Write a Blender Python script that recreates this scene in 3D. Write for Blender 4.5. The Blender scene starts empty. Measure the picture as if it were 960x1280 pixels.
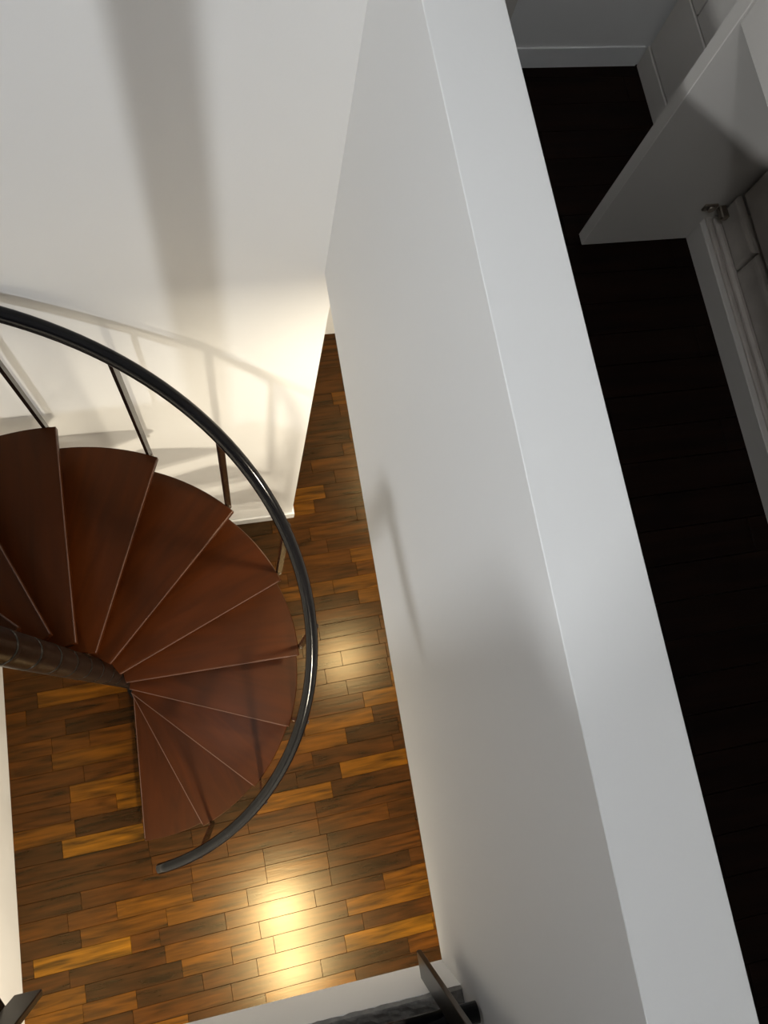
import bpy, bmesh, math, random
from mathutils import Vector, Matrix
random.seed(7)
scn = bpy.context.scene
col = scn.collection
H = 4.76                      # eye height above the lower floor
rad = math.radians

# ------------------------------------------------------------------ camera
cd = bpy.data.cameras.new('camera')
cam = bpy.data.objects.new('camera', cd); col.objects.link(cam)
cd.sensor_fit = 'VERTICAL'; cd.sensor_height = 36; cd.lens = 972.04 * 36 / 1280
cd.clip_start = 0.02
M = Matrix(((0.97273986, 0.12784257, -0.19347724), (-0.16953412, 0.96129847, -0.21717143), (0.15822562, 0.2440523, 0.95676702)))
cam.matrix_world = Matrix.Translation((0, 0, H)) @ M.to_4x4()
scn.camera = cam
# ------------------------------------------------------------------ world, exposure, lights
w = bpy.data.worlds.new('world'); scn.world = w; w.use_nodes = True
w.node_tree.nodes['Background'].inputs[0].default_value = (.9, .92, 1, 1)
w.node_tree.nodes['Background'].inputs[1].default_value = 0.0
scn.view_settings.view_transform = 'Standard'; scn.view_settings.look = 'None'
scn.view_settings.exposure = -0.15; scn.view_settings.gamma = 1.0

def lamp(name, kind, loc, energy, color, size=.1, target=None, spot=None, blend=.5):
    l = bpy.data.lights.new(name, kind); l.energy = energy; l.color = color
    if kind == 'AREA': l.shape = 'DISK'; l.size = size
    else: l.shadow_soft_size = size
    if spot: l.spot_size = rad(spot); l.spot_blend = blend
    o = bpy.data.objects.new(name, l); col.objects.link(o); o.location = loc
    if target is not None:
        o.rotation_euler = (Vector(target) - Vector(loc)).to_track_quat('-Z', 'Y').to_euler()
    return o
WARM = (1, .89, .69)
COOL = (.93, .968, 1)
CEIL = 5.80                   # upper ceiling height
SOF = 2.83                    # underside of the upper floor
DOWN = [(0.0, -1.72), (0.02, -2.20), (.88, .33), (1.8, 2.0)]  # the last one is an added, unseen lamp brightening the far wall
for dx, dy in DOWN:
    lamp('downlight_lamp', 'AREA', (dx, dy, SOF - .012), (88, 72, 34, 45)[DOWN.index((dx, dy))], WARM, .16)
lamp('landing_lamp', 'SPOT', (-2.2, -2.2, CEIL - .12), 325, COOL, .065, (-.2, .8, 3.5), 76, 1.0)
lamp('stair_lamp', 'POINT', (-.18, -.1, CEIL - .14), 27, COOL, .07)

# ------------------------------------------------------------------ materials
def nm(name):
    m = bpy.data.materials.new(name); m.use_nodes = True
    nt = m.node_tree; b = nt.nodes['Principled BSDF']
    return m, nt, b, nt.nodes.new, nt.links.new
def flat(name, c, rough=.5, metal=0, coat=0, bump=0, bscale=60, var=0):
    m, nt, b, N, L = nm(name)
    b.inputs['Base Color'].default_value = (*c, 1); b.inputs['Roughness'].default_value = rough
    b.inputs['Metallic'].default_value = metal; b.inputs['Coat Weight'].default_value = coat
    if bump or var:
        tc = N('ShaderNodeTexCoord'); n = N('ShaderNodeTexNoise'); n.inputs['Scale'].default_value = bscale; n.inputs['Detail'].default_value = 5
        L(tc.outputs['Object'], n.inputs['Vector'])
        if bump:
            bp = N('ShaderNodeBump'); bp.inputs['Strength'].default_value = bump; bp.inputs['Distance'].default_value = .01
            L(n.outputs['Fac'], bp.inputs['Height']); L(bp.outputs['Normal'], b.inputs['Normal'])
        if var:
            mr = N('ShaderNodeMapRange'); mr.inputs[1].default_value = .3; mr.inputs[2].default_value = .7; mr.inputs[3].default_value = 1 - var; mr.inputs[4].default_value = 1 + var
            mx = N('ShaderNodeVectorMath'); mx.operation = 'SCALE'; mx.inputs[0].default_value = c
            L(n.outputs['Fac'], mr.inputs[0]); L(mr.outputs[0], mx.inputs['Scale']); L(mx.outputs[0], b.inputs['Base Color'])
    return m
def wood(name, rough=.25, coat=.3, dark=None, stretch=(3.2, 42, 42), cath=True, contrast=.5, use_obj=True, noisebump=.03, coatr=.25, spec=.4, tint=None):
    """Wood grain along local X; the base tone comes from the object's own colour."""
    m, nt, b, N, L = nm(name)
    tc = N('ShaderNodeTexCoord'); oi = N('ShaderNodeObjectInfo')
    off = N('ShaderNodeVectorMath'); off.operation = 'MULTIPLY_ADD'
    cmb = N('ShaderNodeCombineXYZ')
    for i in range(3): L(oi.outputs['Random'], cmb.inputs[i])
    off.inputs[1].default_value = (37, 19, 53)
    L(cmb.outputs[0], off.inputs[0]); L(tc.outputs['Object'], off.inputs[2])
    mp = N('ShaderNodeMapping'); mp.inputs['Scale'].default_value = stretch
    L(off.outputs[0], mp.inputs['Vector'])
    n1 = N('ShaderNodeTexNoise'); n1.inputs['Scale'].default_value = 1; n1.inputs['Detail'].default_value = 6; n1.inputs['Roughness'].default_value = .6; n1.inputs['Distortion'].default_value = .6
    L(mp.outputs[0], n1.inputs['Vector'])
    mp2 = N('ShaderNodeMapping'); mp2.inputs['Scale'].default_value = (1.3, 9, 9)
    L(off.outputs[0], mp2.inputs['Vector'])
    n2 = N('ShaderNodeTexNoise'); n2.inputs['Scale'].default_value = 1; n2.inputs['Detail'].default_value = 2
    L(mp2.outputs[0], n2.inputs['Vector'])
    sn = N('ShaderNodeMath'); sn.operation = 'MULTIPLY'; sn.inputs[1].default_value = 34; L(n2.outputs['Fac'], sn.inputs[0])
    s2 = N('ShaderNodeMath'); s2.operation = 'SINE'; L(sn.outputs[0], s2.inputs[0])
    mr = N('ShaderNodeMapRange'); mr.inputs[1].default_value = -1; mr.inputs[2].default_value = 1; mr.inputs[3].default_value = -.5 * contrast; mr.inputs[4].default_value = .5 * contrast
    L(s2.outputs[0], mr.inputs[0])
    mr1 = N('ShaderNodeMapRange'); mr1.inputs[1].default_value = .3; mr1.inputs[2].default_value = .7; mr1.inputs[3].default_value = 1 - contrast; mr1.inputs[4].default_value = 1 + contrast
    L(n1.outputs['Fac'], mr1.inputs[0])
    ad = N('ShaderNodeMath'); ad.operation = 'ADD'; L(mr1.outputs[0], ad.inputs[0])
    if cath: L(mr.outputs[0], ad.inputs[1])
    else: ad.inputs[1].default_value = 0
    mx = N('ShaderNodeVectorMath'); mx.operation = 'SCALE'
    if use_obj: L(oi.outputs['Color'], mx.inputs[0])
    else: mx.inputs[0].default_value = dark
    L(ad.outputs[0], mx.inputs['Scale']); L(mx.outputs[0], b.inputs['Base Color'])
    b.inputs['Roughness'].default_value = rough; b.inputs['Coat Weight'].default_value = coat; b.inputs['Coat Roughness'].default_value = coatr; b.inputs['Specular IOR Level'].default_value = spec
    if tint: b.inputs['Specular Tint'].default_value = (*tint, 1)
    if noisebump:
        bp = N('ShaderNodeBump'); bp.inputs['Strength'].default_value = noisebump; bp.inputs['Distance'].default_value = .01
        L(n1.outputs['Fac'], bp.inputs['Height']); L(bp.outputs['Normal'], b.inputs['Normal'])
    return m
PAINT = flat('white_wall_paint', (.78, .775, .765), .6, bump=.02, bscale=120)
SKIRT = flat('white_gloss_paint', (.82, .82, .82), .35)
LACQ = flat('white_lacquer', (.62, .585, .54), .45)
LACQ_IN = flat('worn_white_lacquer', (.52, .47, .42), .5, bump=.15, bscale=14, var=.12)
CEMENT = flat('rough_cement', (.2, .19, .175), .95, bump=.5, bscale=45, var=.25)
BLACK = flat('black_gloss_paint', (.003, .003, .004), .13); BLACK.node_tree.nodes['Principled BSDF'].inputs['Specular IOR Level'].default_value = .22
IRON = flat('black_satin_iron', (.006, .0045, .0035), .3, bump=.06, bscale=30); IRON.node_tree.nodes['Principled BSDF'].inputs['Specular IOR Level'].default_value = .2
BAR = flat('grey_black_flat_bar_paint', (.008, .006, .005), .22, coat=.08)
POST = flat('dull_black_bar_paint', (.006, .005, .0045), .3); POST.node_tree.nodes['Principled BSDF'].inputs['Specular IOR Level'].default_value = .4
NOSE = flat('worn_edge_highlight_varnish', (.085, .036, .022), .45)  # worn tread edges, with their edge highlight put into the colour
METAL = flat('nickel_hinge_metal', (.35, .3, .25), .35, metal=1)
DARKGAP = flat('dark_joint', (.01, .008, .006), .9)
TREADW = wood('mahogany_tread_varnish', .36, .1, stretch=(2.2, 16, 16), contrast=.22, noisebump=.02, spec=.2, tint=(1, .62, .35))
PLANK = wood('varnished_hardwood_plank', .235, .0, contrast=.55, spec=.3, tint=(1, .77, .42))
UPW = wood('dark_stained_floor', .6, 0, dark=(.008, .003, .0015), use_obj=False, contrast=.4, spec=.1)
LENS = bpy.data.materials.new('lit_lamp_lens'); LENS.use_nodes = True
_b = LENS.node_tree.nodes['Principled BSDF']; _b.inputs['Emission Color'].default_value = (1, .85, .6, 1); _b.inputs['Emission Strength'].default_value = 6

# ------------------------------------------------------------------ mesh helpers
def bm_box(bm, lo, hi, bev=0, mat=None):
    t = bmesh.new(); bmesh.ops.create_cube(t, size=1)
    for v in t.verts:
        v.co = Vector([(lo[i] + hi[i]) / 2 + v.co[i] * (hi[i] - lo[i]) for i in range(3)])
    if bev: bmesh.ops.bevel(t, geom=t.edges[:], offset=bev, segments=1, affect='EDGES', profile=.5)
    me = bpy.data.meshes.new('t'); t.to_mesh(me); t.free()
    if mat: me.transform(mat)
    bm.from_mesh(me); bpy.data.meshes.remove(me)
def bm_prism(bm, pts, z0, z1, bev=0):
    t = bmesh.new()
    f = t.faces.new([t.verts.new((x, y, z0)) for x, y in pts])
    r = bmesh.ops.extrude_face_region(t, geom=[f])
    for v in r['geom']:
        if isinstance(v, bmesh.types.BMVert): v.co.z = z1
    bmesh.ops.recalc_face_normals(t, faces=t.faces[:])
    if bev:
        es = [e for e in t.edges if abs(e.verts[0].co.z - e.verts[1].co.z) < 1e-6 and e.verts[0].co.z > (z0 + z1) / 2]
        bmesh.ops.bevel(t, geom=es, offset=bev, segments=2, affect='EDGES', profile=.5)
    me = bpy.data.meshes.new('t'); t.to_mesh(me); t.free(); bm.from_mesh(me); bpy.data.meshes.remove(me)
def bm_tube(bm, pts, r, n=16, caps=True, flatten=None):
    pts = [Vector(p) for p in pts]; rings = []
    for i, p in enumerate(pts):
        d = (pts[min(i + 1, len(pts) - 1)] - pts[max(i - 1, 0)]).normalized()
        up = Vector((0, 0, 1)) if abs(d.z) < .95 else Vector((1, 0, 0))
        s = d.cross(up).normalized(); u = s.cross(d).normalized()
        rr = r[i] if isinstance(r, (list, tuple)) else r
        rings.append([bm.verts.new(p + (s * math.cos(2 * math.pi * k / n) + u * math.sin(2 * math.pi * k / n)) * rr) for k in range(n)])
    for a, b in zip(rings, rings[1:]):
        for k in range(n):
            f = bm.faces.new((a[k], a[(k + 1) % n], b[(k + 1) % n], b[k])); f.smooth = True
    if caps:
        bm.faces.new(rings[0][::-1]); bm.faces.new(rings[-1])
def new(): return bmesh.new()
def obj(name, bm, mat, parent=None, loc=None, rotz=None, color=None):
    bmesh.ops.recalc_face_normals(bm, faces=bm.faces[:])
    me = bpy.data.meshes.new(name); bm.to_mesh(me); bm.free()
    me.materials.append(mat)
    o = bpy.data.objects.new(name, me); col.objects.link(o)
    if parent is not None: o.parent = parent
    if loc is not None: o.location = loc
    if rotz is not None: o.rotation_euler = (0, 0, rotz)
    if color is not None: o.color = (*color, 1)
    return o
def link(name, me, parent=None, loc=None, rotz=None, color=None):
    o = bpy.data.objects.new(name, me); col.objects.link(o)
    if parent is not None: o.parent = parent
    if loc is not None: o.location = loc
    if rotz is not None: o.rotation_euler = (0, 0, rotz)
    if color is not None: o.color = (*color, 1)
    return o
def boxobj(name, lo, hi, mat, parent=None, bev=0, color=None):
    """Box given in world coordinates; a parented box is stored relative to its parent."""
    bm = new()
    ofs = parent.location if parent is not None else Vector((0, 0, 0))
    bm_box(bm, Vector(lo) - ofs, Vector(hi) - ofs, bev)
    return obj(name, bm, mat, parent, color=color)
def empty(name, loc, label, cat, group=None):
    o = bpy.data.objects.new(name, None); col.objects.link(o); o.location = loc; o.empty_display_size = .1
    o['label'] = label; o['category'] = cat
    if group: o['group'] = group
    return o
def struct(o): o['kind'] = 'structure'; return o

# ------------------------------------------------------------------ setting
XP, XQ = .342, .462           # faces of the tall dividing guard wall
YW = 1.135                    # plane of the wall behind the stair
YE = -.62                     # edge of the landing slab
ZU = H - 1.70                 # upper floor finish
XL = -1.36
struct(boxobj('floor', (-3.2, -3.5, -.12), (3.2, 2.6, -.012), DARKGAP))
floor = bpy.data.objects['floor']
seams = [2.5195, 2.432, 2.3445, 2.257, 2.1695, 2.082, 1.9945, 1.907, 1.8195, 1.732, 1.6445, 1.557, 1.4695, 1.382, 1.2945, 1.207, 1.1195, 1.032, 0.9445, 0.857, 0.7695, 0.682, 0.5945, 0.507, 0.4195, 0.332, 0.2445, 0.157, 0.0695, -0.018, -0.1101, -0.2022, -0.2943, -0.3864, -0.4785, -0.5706, -0.6627, -0.7548, -0.8469, -0.939, -1.0311, -1.1198, -1.2086, -1.2974, -1.3862, -1.475, -1.5638, -1.6526, -1.7414, -1.8302, -1.919, -2.0078, -2.0966, -2.1854, -2.2742, -2.363, -2.4518, -2.5406, -2.6294, -2.7182, -2.807, -2.8958, -2.9846, -3.0734, -3.1622, -3.251]
rows = {25: [(-1.385, -1.187, 0.3), (-1.187, -0.649, 0.65), (0.321, 0.792, 0.35)], 27: [(-1.395, -1.05, 0.3), (-1.05, -0.675, 0.12), (0.113, 0.436, 0.25), (0.436, 0.822, 0.3)], 28: [(-1.129, -0.928, 0.5), (-0.928, -0.684, 0.5), (0.101, 0.554, 0.3), (0.554, 0.827, 0.2)], 29: [(-1.406, -1.135, 0.35), (-1.135, -0.684, 0.6)], 30: [(-1.378, -0.973, 0.3), (-0.973, -0.671, 0.33), (0.264, 0.681, 0.65)], 32: [(-1.316, -1.06, 0.35), (-1.06, -0.814, 0.5), (-0.814, -0.685, 0.75)], 33: [(-1.367, -1.042, 0.6), (-1.042, -0.694, 0.15), (0.181, 0.441, 0.15), (0.455, 0.839, 0.7)], 34: [(-1.368, -1.115, 0.12), (-1.115, -0.686, 0.85), (-0.067, 0.374, 0.7), (0.374, 0.842, 0.15)], 35: [(-1.37, -0.669, 0.25), (-0.665, -0.435, 0.2), (-0.124, 0.266, 0.35), (0.266, 0.84, 0.3)], 36: [(-1.376, -0.661, 0.25)], 38: [(-1.36, -1.115, 0.5), (-1.115, -0.864, 0.5), (-0.864, -0.466, 0.65), (-0.466, -0.058, 0.45), (-0.058, 0.293, 0.55), (0.293, 0.837, 0.35)], 39: [(-1.361, -1.057, 0.2)], 40: [(-1.3, -0.807, 1.0), (-0.807, -0.657, 0.45), (-0.306, 0.191, 0.45), (0.191, 0.589, 0.35)], 41: [(-1.128, -0.637, 0.28), (-0.13, 0.36, 0.4), (0.36, 0.859, 0.75)], 42: [(-1.055, -0.558, 0.1), (-0.554, -0.294, 0.65), (-0.294, -0.063, 0.6), (-0.063, 0.437, 0.35), (0.437, 0.866, 0.3)], 43: [(-1.074, -0.804, 0.6), (-0.167, 0.322, 0.45), (0.322, 0.829, 0.9)], 44: [(-0.316, 0.173, 0.4), (0.177, 0.671, 0.12), (0.671, 0.869, 0.45)], 45: [(-0.143, 0.352, 0.6), (0.352, 0.852, 0.2)], 24: [(0.437, 0.818, 0.12)], 26: [(0.125, 0.548, 0.3), (0.548, 0.828, 0.35)], 20: [(0.296, 0.729, 0.3)], 31: [(0.504, 0.823, 0.12)], 37: [(-0.456, -0.059, 0.55), (-0.059, 0.307, 0.35), (0.307, 0.83, 0.2)]}
def tone(t):
    t = max(0, min(1, t))
    stops = [(0, (.015, .0050, .0012)), (.15, (.020, .0064, .0012)), (.35, (.034, .0100, .0012)), (.5, (.049, .0150, .0013)), (.7, (.074, .0255, .0016)), (1, (.118, .047, .0025))]
    for (a, ca), (b, cb) in zip(stops, stops[1:]):
        if t <= b:
            k = (t - a) / (b - a); return tuple(x + (y - x) * k for x, y in zip(ca, cb))
TILT = .023
rest = new()
for k in range(len(seams) - 1):
    y1, y0 = seams[k] - .0004, seams[k + 1] + .0004
    ym, hy = (y0 + y1) / 2, (y1 - y0) / 2
    if ym > 2.52 or ym < -3.3: continue
    spec = list(rows.get(k, []))
    segs = []; x = -1.44 - random.random() * .45
    def fill(a, b):
        L = b - a
        if L < .04: return
        n = max(1, round(L / .5)); first = random.uniform(.35, .65)
        cuts = [a]
        if n == 1 and L > .62: n = 2
        for i in range(1, n): cuts.append(a + L * (i + random.uniform(-.12, .12)) / n)
        cuts.append(b)
        for p, q in zip(cuts, cuts[1:]):
            segs.append((p, q, random.choice([.1, .2, .25, .28, .3, .32, .35, .4, .45, .6, .7])))
    cur = x
    for a, b, t in spec:
        if a < -1.3: a = x; cur = x
        if a - cur > .04: fill(cur, a)
        else: a = cur
        segs.append((a, b, t)); cur = b
    end = 1.0 + random.random() * .4
    if cur < end: fill(cur, end)
    for a, b, t in segs:
        a2, b2 = a + .0004, b - .0004
        xm, hx = (a2 + b2) / 2, (b2 - a2) / 2
        cx, cy = xm, ym + TILT * xm
        inview = -1.72 < cy < 2.5 and b > XL - .05 and a < 1.0
        jit = random.uniform(-.03, .03); t += jit
        if inview:
            bm = new()
            bm_prism(bm, [(-hx, -hy), (hx, -hy), (hx, hy), (-hx, hy)], -.012, random.uniform(-.0004, .0004), 0)
            es = [e for e in bm.edges if e.verts[0].co.z > -.005 and e.verts[1].co.z > -.005]
            bmesh.ops.bevel(bm, geom=es, offset=.0011, segments=1, affect='EDGES')
            # the tone depth is a property of the board itself
            kk = .75 if cy > .9 else 1.0
            o = obj('plank', bm, PLANK, floor, (cx, cy, 0), math.atan(TILT), tone(t))
        else:
            bm_box(rest, (a2, ym + TILT * xm - hy, -.012), (b2, ym + TILT * xm + hy, 0))
    # unseen remainder of the row
    for (A, B) in ((-3.2, segs[0][0]), (segs[-1][1], 3.2)):
        p = A
        while p < B:
            q = min(B, p + .5)
            bm_box(rest, (p + .001, ym + TILT * (p + q) / 2 - hy, -.012), (q - .001, ym + TILT * (p + q) / 2 + hy, 0)); p = q
ro = obj('floorboards', rest, PLANK, floor, color=tone(.33)); ro['kind'] = 'stuff'

# walls
struct(boxobj('wall_left', (XL - .12, -3.5, 0), (XL, YW, SOF), PAINT))
bm = new()
XE = .3745
bm_box(bm, (-3.2, YW, 0), (XE, YW + .12, SOF))               # lower storey: free end at XE
bm_box(bm, (-3.2, YW, SOF), (XQ, YW + .60, CEIL))            # upper storey block
wb = struct(obj('wall_back', bm, PAINT))
bm = new()
bm_prism(bm, [(XL, YW), (XL, YW - .014), (XE + .014, YW - .014), (XE + .014, YW + .134), (XE, YW + .134), (XE, YW)], 0, .095, .004)
struct(obj('baseboard_back', bm, SKIRT))
struct(boxobj('wall_far', (XL, 2.345, 0), (3.2, 2.45, SOF), PAINT))
struct(boxobj('wall_near', (-3.2, -3.5, 0), (3.2, -3.38, CEIL), PAINT))
struct(boxobj('wall_right', (3.0, -3.38, 0), (3.2, 2.345, CEIL), PAINT))
# upper floor slabs with their white fascias
bm = new()
bm_box(bm, (XP + .06, -3.38, SOF + .001), (3.0, 2.345, ZU - .026))
bm_box(bm, (-3.2, -3.38, SOF), (XP, YE, ZU - .061))
bm_box(bm, (-3.2, YE, SOF), (XL - .0, YW, ZU - .06))
struct(obj('ceiling', bm, PAINT))
# finished upper floor: boards joined, past the point where they can be told apart
bm = new(); y = -3.38; i = 0
while y < 1.6:
    x = XQ - .3 * (i % 3) / 3
    while x < 1.65:
        bm_box(bm, (max(XQ, x) + .0008, y + .0008, ZU - .02), (min(1.65, x + .49) - .0008, y + .0857, ZU), .0012); x += .49
    y += .0865; i += 1
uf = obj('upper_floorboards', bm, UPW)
bm = new(); y = YE - .030 - .0865; i = 0
while y > -3.3:
    x = -3.1 - .3 * (i % 3) / 3
    while x < XP:
        bm_box(bm, (x + .0008, y + .0008, ZU - .06), (min(XP, x + .49) - .0008, y + .0857, ZU), .0012); x += .49
    y -= .0865; i += 1
struct(boxobj('floor_upper', (XQ, -3.38, ZU - .025), (1.65, 1.59, ZU - .019), DARKGAP))
fu = bpy.data.objects['floor_upper']
uf.parent = fu; uf['kind'] = 'stuff'
lw = obj('landing_floorboards', bm, wood('landing_floor_varnish', .3, .3, dark=(.06, .018, .006), use_obj=False, contrast=.4), fu); lw['kind'] = 'stuff'
# rough cement strip along the slab edge where the boards stop short
bm = new()
nx, ny = 130, 5
vs = []
for a in range(nx + 1):
    for b_ in range(ny + 1):
        x = -1.36 + (XP + 1.36) * a / nx
        y = YE + .001 - .034 * b_ / ny + (random.uniform(-.003, .0) if b_ == 0 else 0)
        z = ZU - .056 + (random.uniform(0, .004) if b_ else -.004) + .003 * (b_ / ny)
        vs.append(bm.verts.new((x, y, z)))
for a in range(nx):
    for b_ in range(ny):
        i0 = a * (ny + 1) + b_
        bm.faces.new((vs[i0], vs[i0 + 1], vs[i0 + ny + 2], vs[i0 + ny + 1]))
struct(obj('trim_cement', bm, CEMENT))
# dividing guard wall: fascia, guard and coping in one
bm = new()
bm_box(bm, (XP, -3.38, SOF), (XQ, YW, H - .83), .0012)
struct(obj('wall_divider', bm, PAINT))
# upper walls right of the divider
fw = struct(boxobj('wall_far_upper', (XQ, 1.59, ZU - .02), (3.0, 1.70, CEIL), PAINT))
struct(boxobj('baseboard_far', (.86, 1.585, ZU), (1.289, 1.59, ZU + .065), SKIRT))
d1 = struct(boxobj('door_1', (.47, 1.575, ZU + .004), (.855, 1.5895, ZU + 2.1), LACQ, bev=.002))
struct(boxobj('ceiling_upper', (-3.2, -3.5, CEIL), (3.2, 1.8, CEIL + .1), PAINT))
# added unseen block on the landing, shaped to shade the dividing wall
bm = new()
bm_box(bm, (-.97, -1.5, ZU), (-.78, -1.09, H + .02))
bm_box(bm, (-.97, -1.5, H + .02), (-.78, -1.15, CEIL))
struct(obj('shadow_blocker', bm, PAINT))
struct(boxobj('wall_left_upper', (-3.2, -3.38, ZU - .06), (-3.08, YW, CEIL), PAINT))

# ------------------------------------------------------------------ downlights and ceiling lamps
for i, (dx, dy) in enumerate(DOWN):
    lab = ['round recessed downlight under the landing, nearest the stair', 'round recessed downlight under the landing, nearest the near wall',
           'round recessed downlight in the soffit right of the dividing wall', 'added unseen round downlight that brightens the far lower wall'][i]
    e = empty('downlight', (dx, dy, SOF), lab, 'lamp', 'recessed downlights of the lower ceiling')
    bm = new()
    n = 28
    prof = [(.060, -.002), (.062, -.010), (.078, -.010), (.082, 0.0), (.060, 0.0)]
    rg = [[bm.verts.new((r * math.cos(2 * math.pi * k / n), r * math.sin(2 * math.pi * k / n), z)) for k in range(n)] for r, z in prof]
    for a, b_ in zip(rg, rg[1:] + rg[:1]):
        for k in range(n): bm.faces.new((a[k], a[(k + 1) % n], b_[(k + 1) % n], b_[k]))
    obj('trim_ring', bm, SKIRT, e)
    bm = new(); bmesh.ops.create_circle(bm, cap_ends=True, radius=.06, segments=28)
    obj('lens', bm, LENS, e, (0, 0, -.004))
for loc, lab in (((-2.2, -2.2, CEIL), 'round glass ceiling lamp over the landing'), ((-.18, -.1, CEIL), 'small round ceiling lamp over the open stairwell')):
    e = empty('ceiling_lamp', loc, lab, 'lamp')
    bm = new(); bmesh.ops.create_cone(bm, cap_ends=True, segments=28, radius1=.09, radius2=.09, depth=.03)
    obj('lamp_base', bm, SKIRT, e, (0, 0, -.015))

# ------------------------------------------------------------------ spiral staircase
CX, CY, RT = -.5925, .2578, .821
ST = empty('spiral_staircase', (CX, CY, 0), 'dark wooden spiral staircase winding round a black post by the white back wall', 'staircase')
RISE, DA, A0, ZT1 = .2261, rad(22.6926), rad(-91.01), H - 4.53
OFF = -.0444; RC = .047
NT = 13
bm = new()
bm_tube(bm, [(0, 0, 0), (0, 0, 1), (0, 0, 2), (0, 0, 3), (0, 0, H - .3)], RC, 32)
obj('column', bm, IRON, ST)
bm = new()
n = 28
bm_tube(bm, [(0, 0, 0), (0, 0, .012)], .11, 32)
obj('base_plate', bm, IRON, ST, (0, 0, .001))
# tread outline in its own frame: nosing along +x, shifted by OFF
def tread_pts():
    pts = [(.055, OFF), (math.sqrt(RT * RT - OFF * OFF), OFF)]
    a1 = DA; c, s = math.cos(a1), math.sin(a1)
    ob = OFF + .085
    th0 = math.asin(OFF / RT); th1 = a1 + math.asin(ob / RT)
    for i in range(1, 15): 
        t = th0 + (th1 - th0) * i / 14; pts.append((RT * math.cos(t), RT * math.sin(t)))
    d = .055; pts.append((d * c - ob * s, d * s + ob * c))
    return pts
bm = new(); bm_prism(bm, tread_pts(), -.034, 0, .004)
tm = bpy.data.meshes.new('tread'); bmesh.ops.recalc_face_normals(bm, faces=bm.faces[:]); bm.to_mesh(tm); bm.free(); tm.materials.append(TREADW)
bm = new(); bm_box(bm, (.058, OFF - .0012, -.006), (math.sqrt(RT * RT - OFF * OFF) - .012, OFF + .0022, .0008), .0006)
nmh = bpy.data.meshes.new('nosing'); bm.to_mesh(nmh); bm.free(); nmh.materials.append(NOSE)
bm = new(); bm_tube(bm, [(0, 0, -.034), (0, 0, .004)], RC + .0006, 28)
hm = bpy.data.meshes.new('hub'); bmesh.ops.recalc_face_normals(bm, faces=bm.faces[:]); bm.to_mesh(hm); bm.free(); hm.materials.append(IRON)
for k in range(NT):
    v = random.uniform(.88, 1.12)
    t = link('tread', tm, ST, (0, 0, ZT1 + k * RISE), A0 + k * DA, (.028 * v, .0055 * v, .0005 * v))
    link('nosing', nmh, t); link('hub', hm, t)
def rail_z(a):                # height of the rail centre at azimuth a (degrees)
    return H - (4.53 - .2261 * (a + 91) / 22.69 - .9037 + .0249 * a / 90)
RR = .8184
bm = new()
pts = []
a = -80.5
while a < 172:
    pts.append((RR * math.cos(rad(a)), RR * math.sin(rad(a)), rail_z(a))); a += 2.5
bm_tube(bm, pts, [.0215] * len(pts), 20)
obj('handrail', bm, BLACK, ST)
for k in range(1, NT - 1):
    az = A0 + k * DA
    # flat bar standing tangentially outside the tread, at its nosing corner
    tz = ZT1 + k * RISE
    tc_ = math.asin(-.018 / RT)
    ztop = rail_z(math.degrees(az + tc_)) - .006
    ymid = -.004
    bm = new(); bm_box(bm, (RT + .0005, ymid - .0065, -.10), (RT + .026, ymid + .0065, ztop - .019 - tz), .001)
    bl = obj('baluster', bm, BAR, ST, (0, 0, tz), az)
    bm = new()
    bm_tube(bm, [(RT + .015, ymid - .010, -.055), (RT + .015, ymid - .006, -.055)], .006, 10)
    obj('bolt', bm, METAL, bl)

# ------------------------------------------------------------------ landing edge guard
LP = empty('stair_landing', (-1.0, -.4, ZU), 'dark wooden landing platform between the top of the spiral stair and the slab', 'landing')
bm = new()
bm_prism(bm, [(-.36 + .0, -.62 + .40 + .0) if False else (.455, -.215), (.478, -.072), (.445, -.01), (.42, .32), (.36, .42), (-.33, .18), (-.33, -.215)], -.045, 0, .003)
obj('platform', bm, IRON, LP)
G = empty('landing_guardrail', (-.1, -.64, ZU), 'black steel tube and flat bar guardrail along the landing edge', 'railing')
def gtube(name, p, q, r, mat=BLACK, n=20):
    bm = new(); o = G.location
    bm_tube(bm, [Vector(p) - o, Vector(q) - o], r, n); return obj(name, bm, mat, G)
gtube('bottom_rail', (-.47, -.620, H - 1.612), (XP - .006, -.620, H - 1.612), .019)
gtube('second_rail', (-.47, -.652, H - 1.64), (XP - .03, -.652, H - 1.64), .015)
gtube('top_rail', (-.47, -.645, ZU + .92), (XP - .006, -.645, ZU + .92), .021)
bm_ = boxobj('post', (.268, -.604, H - 1.80), (.278, -.549, ZU + .93), POST, G, .001)
bm = new(); o_ = G.location
bm_tube(bm, [Vector((.279, -.58, H - 1.612)) - o_, Vector((.290, -.58, H - 1.612)) - o_], .008, 10)
obj('bolt', bm, METAL, bm_)
for px in (.02, -.22):
    boxobj('post', (px, -.70, ZU), (px + .01, -.668, ZU + .92), POST, G, .001)
boxobj('post', (-.531, -.469, H - 1.80), (-.478, -.455, ZU + .95), POST, G, .002)
gtube('side_rail', (-.51, -.47, ZU + .92), (-.47, -.645, ZU + .92), .021)

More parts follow.
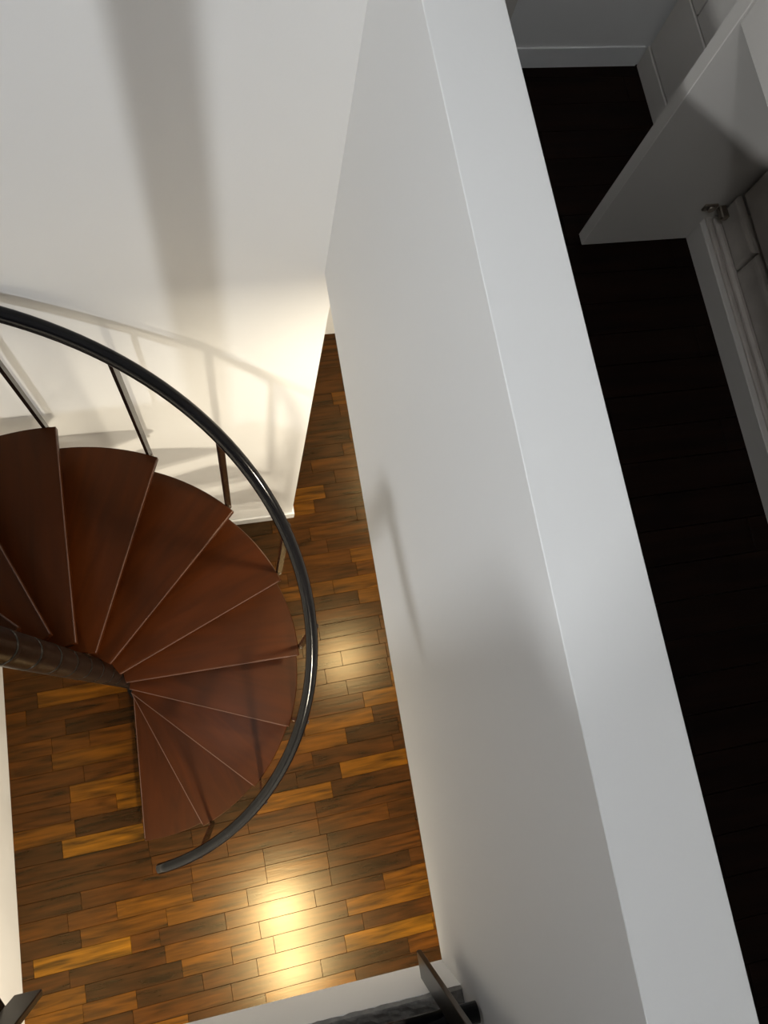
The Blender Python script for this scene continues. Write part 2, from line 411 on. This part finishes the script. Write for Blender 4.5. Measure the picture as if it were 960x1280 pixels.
# ------------------------------------------------------------------ wardrobe with its open door
XC = 1.293                    # front plane
WB = empty('wardrobe', (XC, .6, ZU), 'long white built-in wardrobe with one door open on the dark upper floor', 'wardrobe')
boxobj('toe_board', (XC, -1.6, ZU), (XC + .018, 1.585, ZU + .072), LACQ, WB, .002)
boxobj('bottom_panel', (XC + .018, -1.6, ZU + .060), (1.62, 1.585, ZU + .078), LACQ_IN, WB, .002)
boxobj('back_panel', (1.62, -1.6, ZU), (1.64, 1.585, ZU + 2.2), LACQ, WB)
boxobj('divider_panel', (XC + .004, 1.035, ZU + .078), (1.62, 1.055, ZU + 2.2), LACQ, WB, .001)
boxobj('lower_drawer', (XC, 1.06, ZU + .078), (XC + .02, 1.578, ZU + .262), LACQ, WB, .003)
boxobj('closed_door', (XC, 1.06, ZU + .266), (XC + .02, 1.477, ZU + 2.2), LACQ, WB, .003)
boxobj('closed_door', (XC, 1.482, ZU + .266), (XC + .02, 1.578, ZU + 2.2), LACQ, WB, .003)
# inner drawers, seen through the opening: rounded fronts with thin gaps between them
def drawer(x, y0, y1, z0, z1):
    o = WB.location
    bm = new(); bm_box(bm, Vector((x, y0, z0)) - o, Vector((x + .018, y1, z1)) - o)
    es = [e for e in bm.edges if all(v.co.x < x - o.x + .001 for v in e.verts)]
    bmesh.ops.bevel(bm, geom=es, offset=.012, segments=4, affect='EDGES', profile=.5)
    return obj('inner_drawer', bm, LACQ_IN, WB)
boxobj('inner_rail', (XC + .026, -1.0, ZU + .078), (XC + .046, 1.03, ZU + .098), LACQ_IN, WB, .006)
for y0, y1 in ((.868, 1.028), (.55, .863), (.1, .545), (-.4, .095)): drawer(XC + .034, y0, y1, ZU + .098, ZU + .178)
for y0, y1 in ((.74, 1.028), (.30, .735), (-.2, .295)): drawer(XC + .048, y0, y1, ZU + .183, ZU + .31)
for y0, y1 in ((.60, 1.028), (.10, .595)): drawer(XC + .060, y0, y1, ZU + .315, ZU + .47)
bm = new()
dr = boxobj('open_door', (.984, 1.024, ZU + .008), (XC - .004, 1.057, ZU + 2.2), LACQ, WB, .0015)
o = WB.location
bm = new()
bm_box(bm, Vector((XC - .04, 1.017, ZU + .137)) - o, Vector((XC - .002, 1.024, ZU + .160)) - o, .002)
bm_tube(bm, [Vector((XC - .02, 1.019, ZU + .149)) - o, Vector((XC - .02, 1.011, ZU + .149)) - o], .010, 16)
bm_box(bm, Vector((XC - .001, .985, ZU + .140)) - o, Vector((XC + .020, 1.020, ZU + .158)) - o, .003)
hg = obj('hinge', bm, METAL, dr); hg['label'] = 'small metal cup hinge'
# wall cupboard in front of the wardrobe
UC = empty('wall_cupboard', (1.14, .5, 3.76), 'pale hanging cupboard in front of the wardrobe, its lower corner beside the open door', 'cupboard')
boxobj('carcass', (1.003, -.9, 3.762), (XC - .004, 1.015, 4.95), LACQ, UC, .002)
boxobj('side_panel', (.985, -.9, 3.758), (1.002, 1.019, 4.95), LACQ, UC, .002)
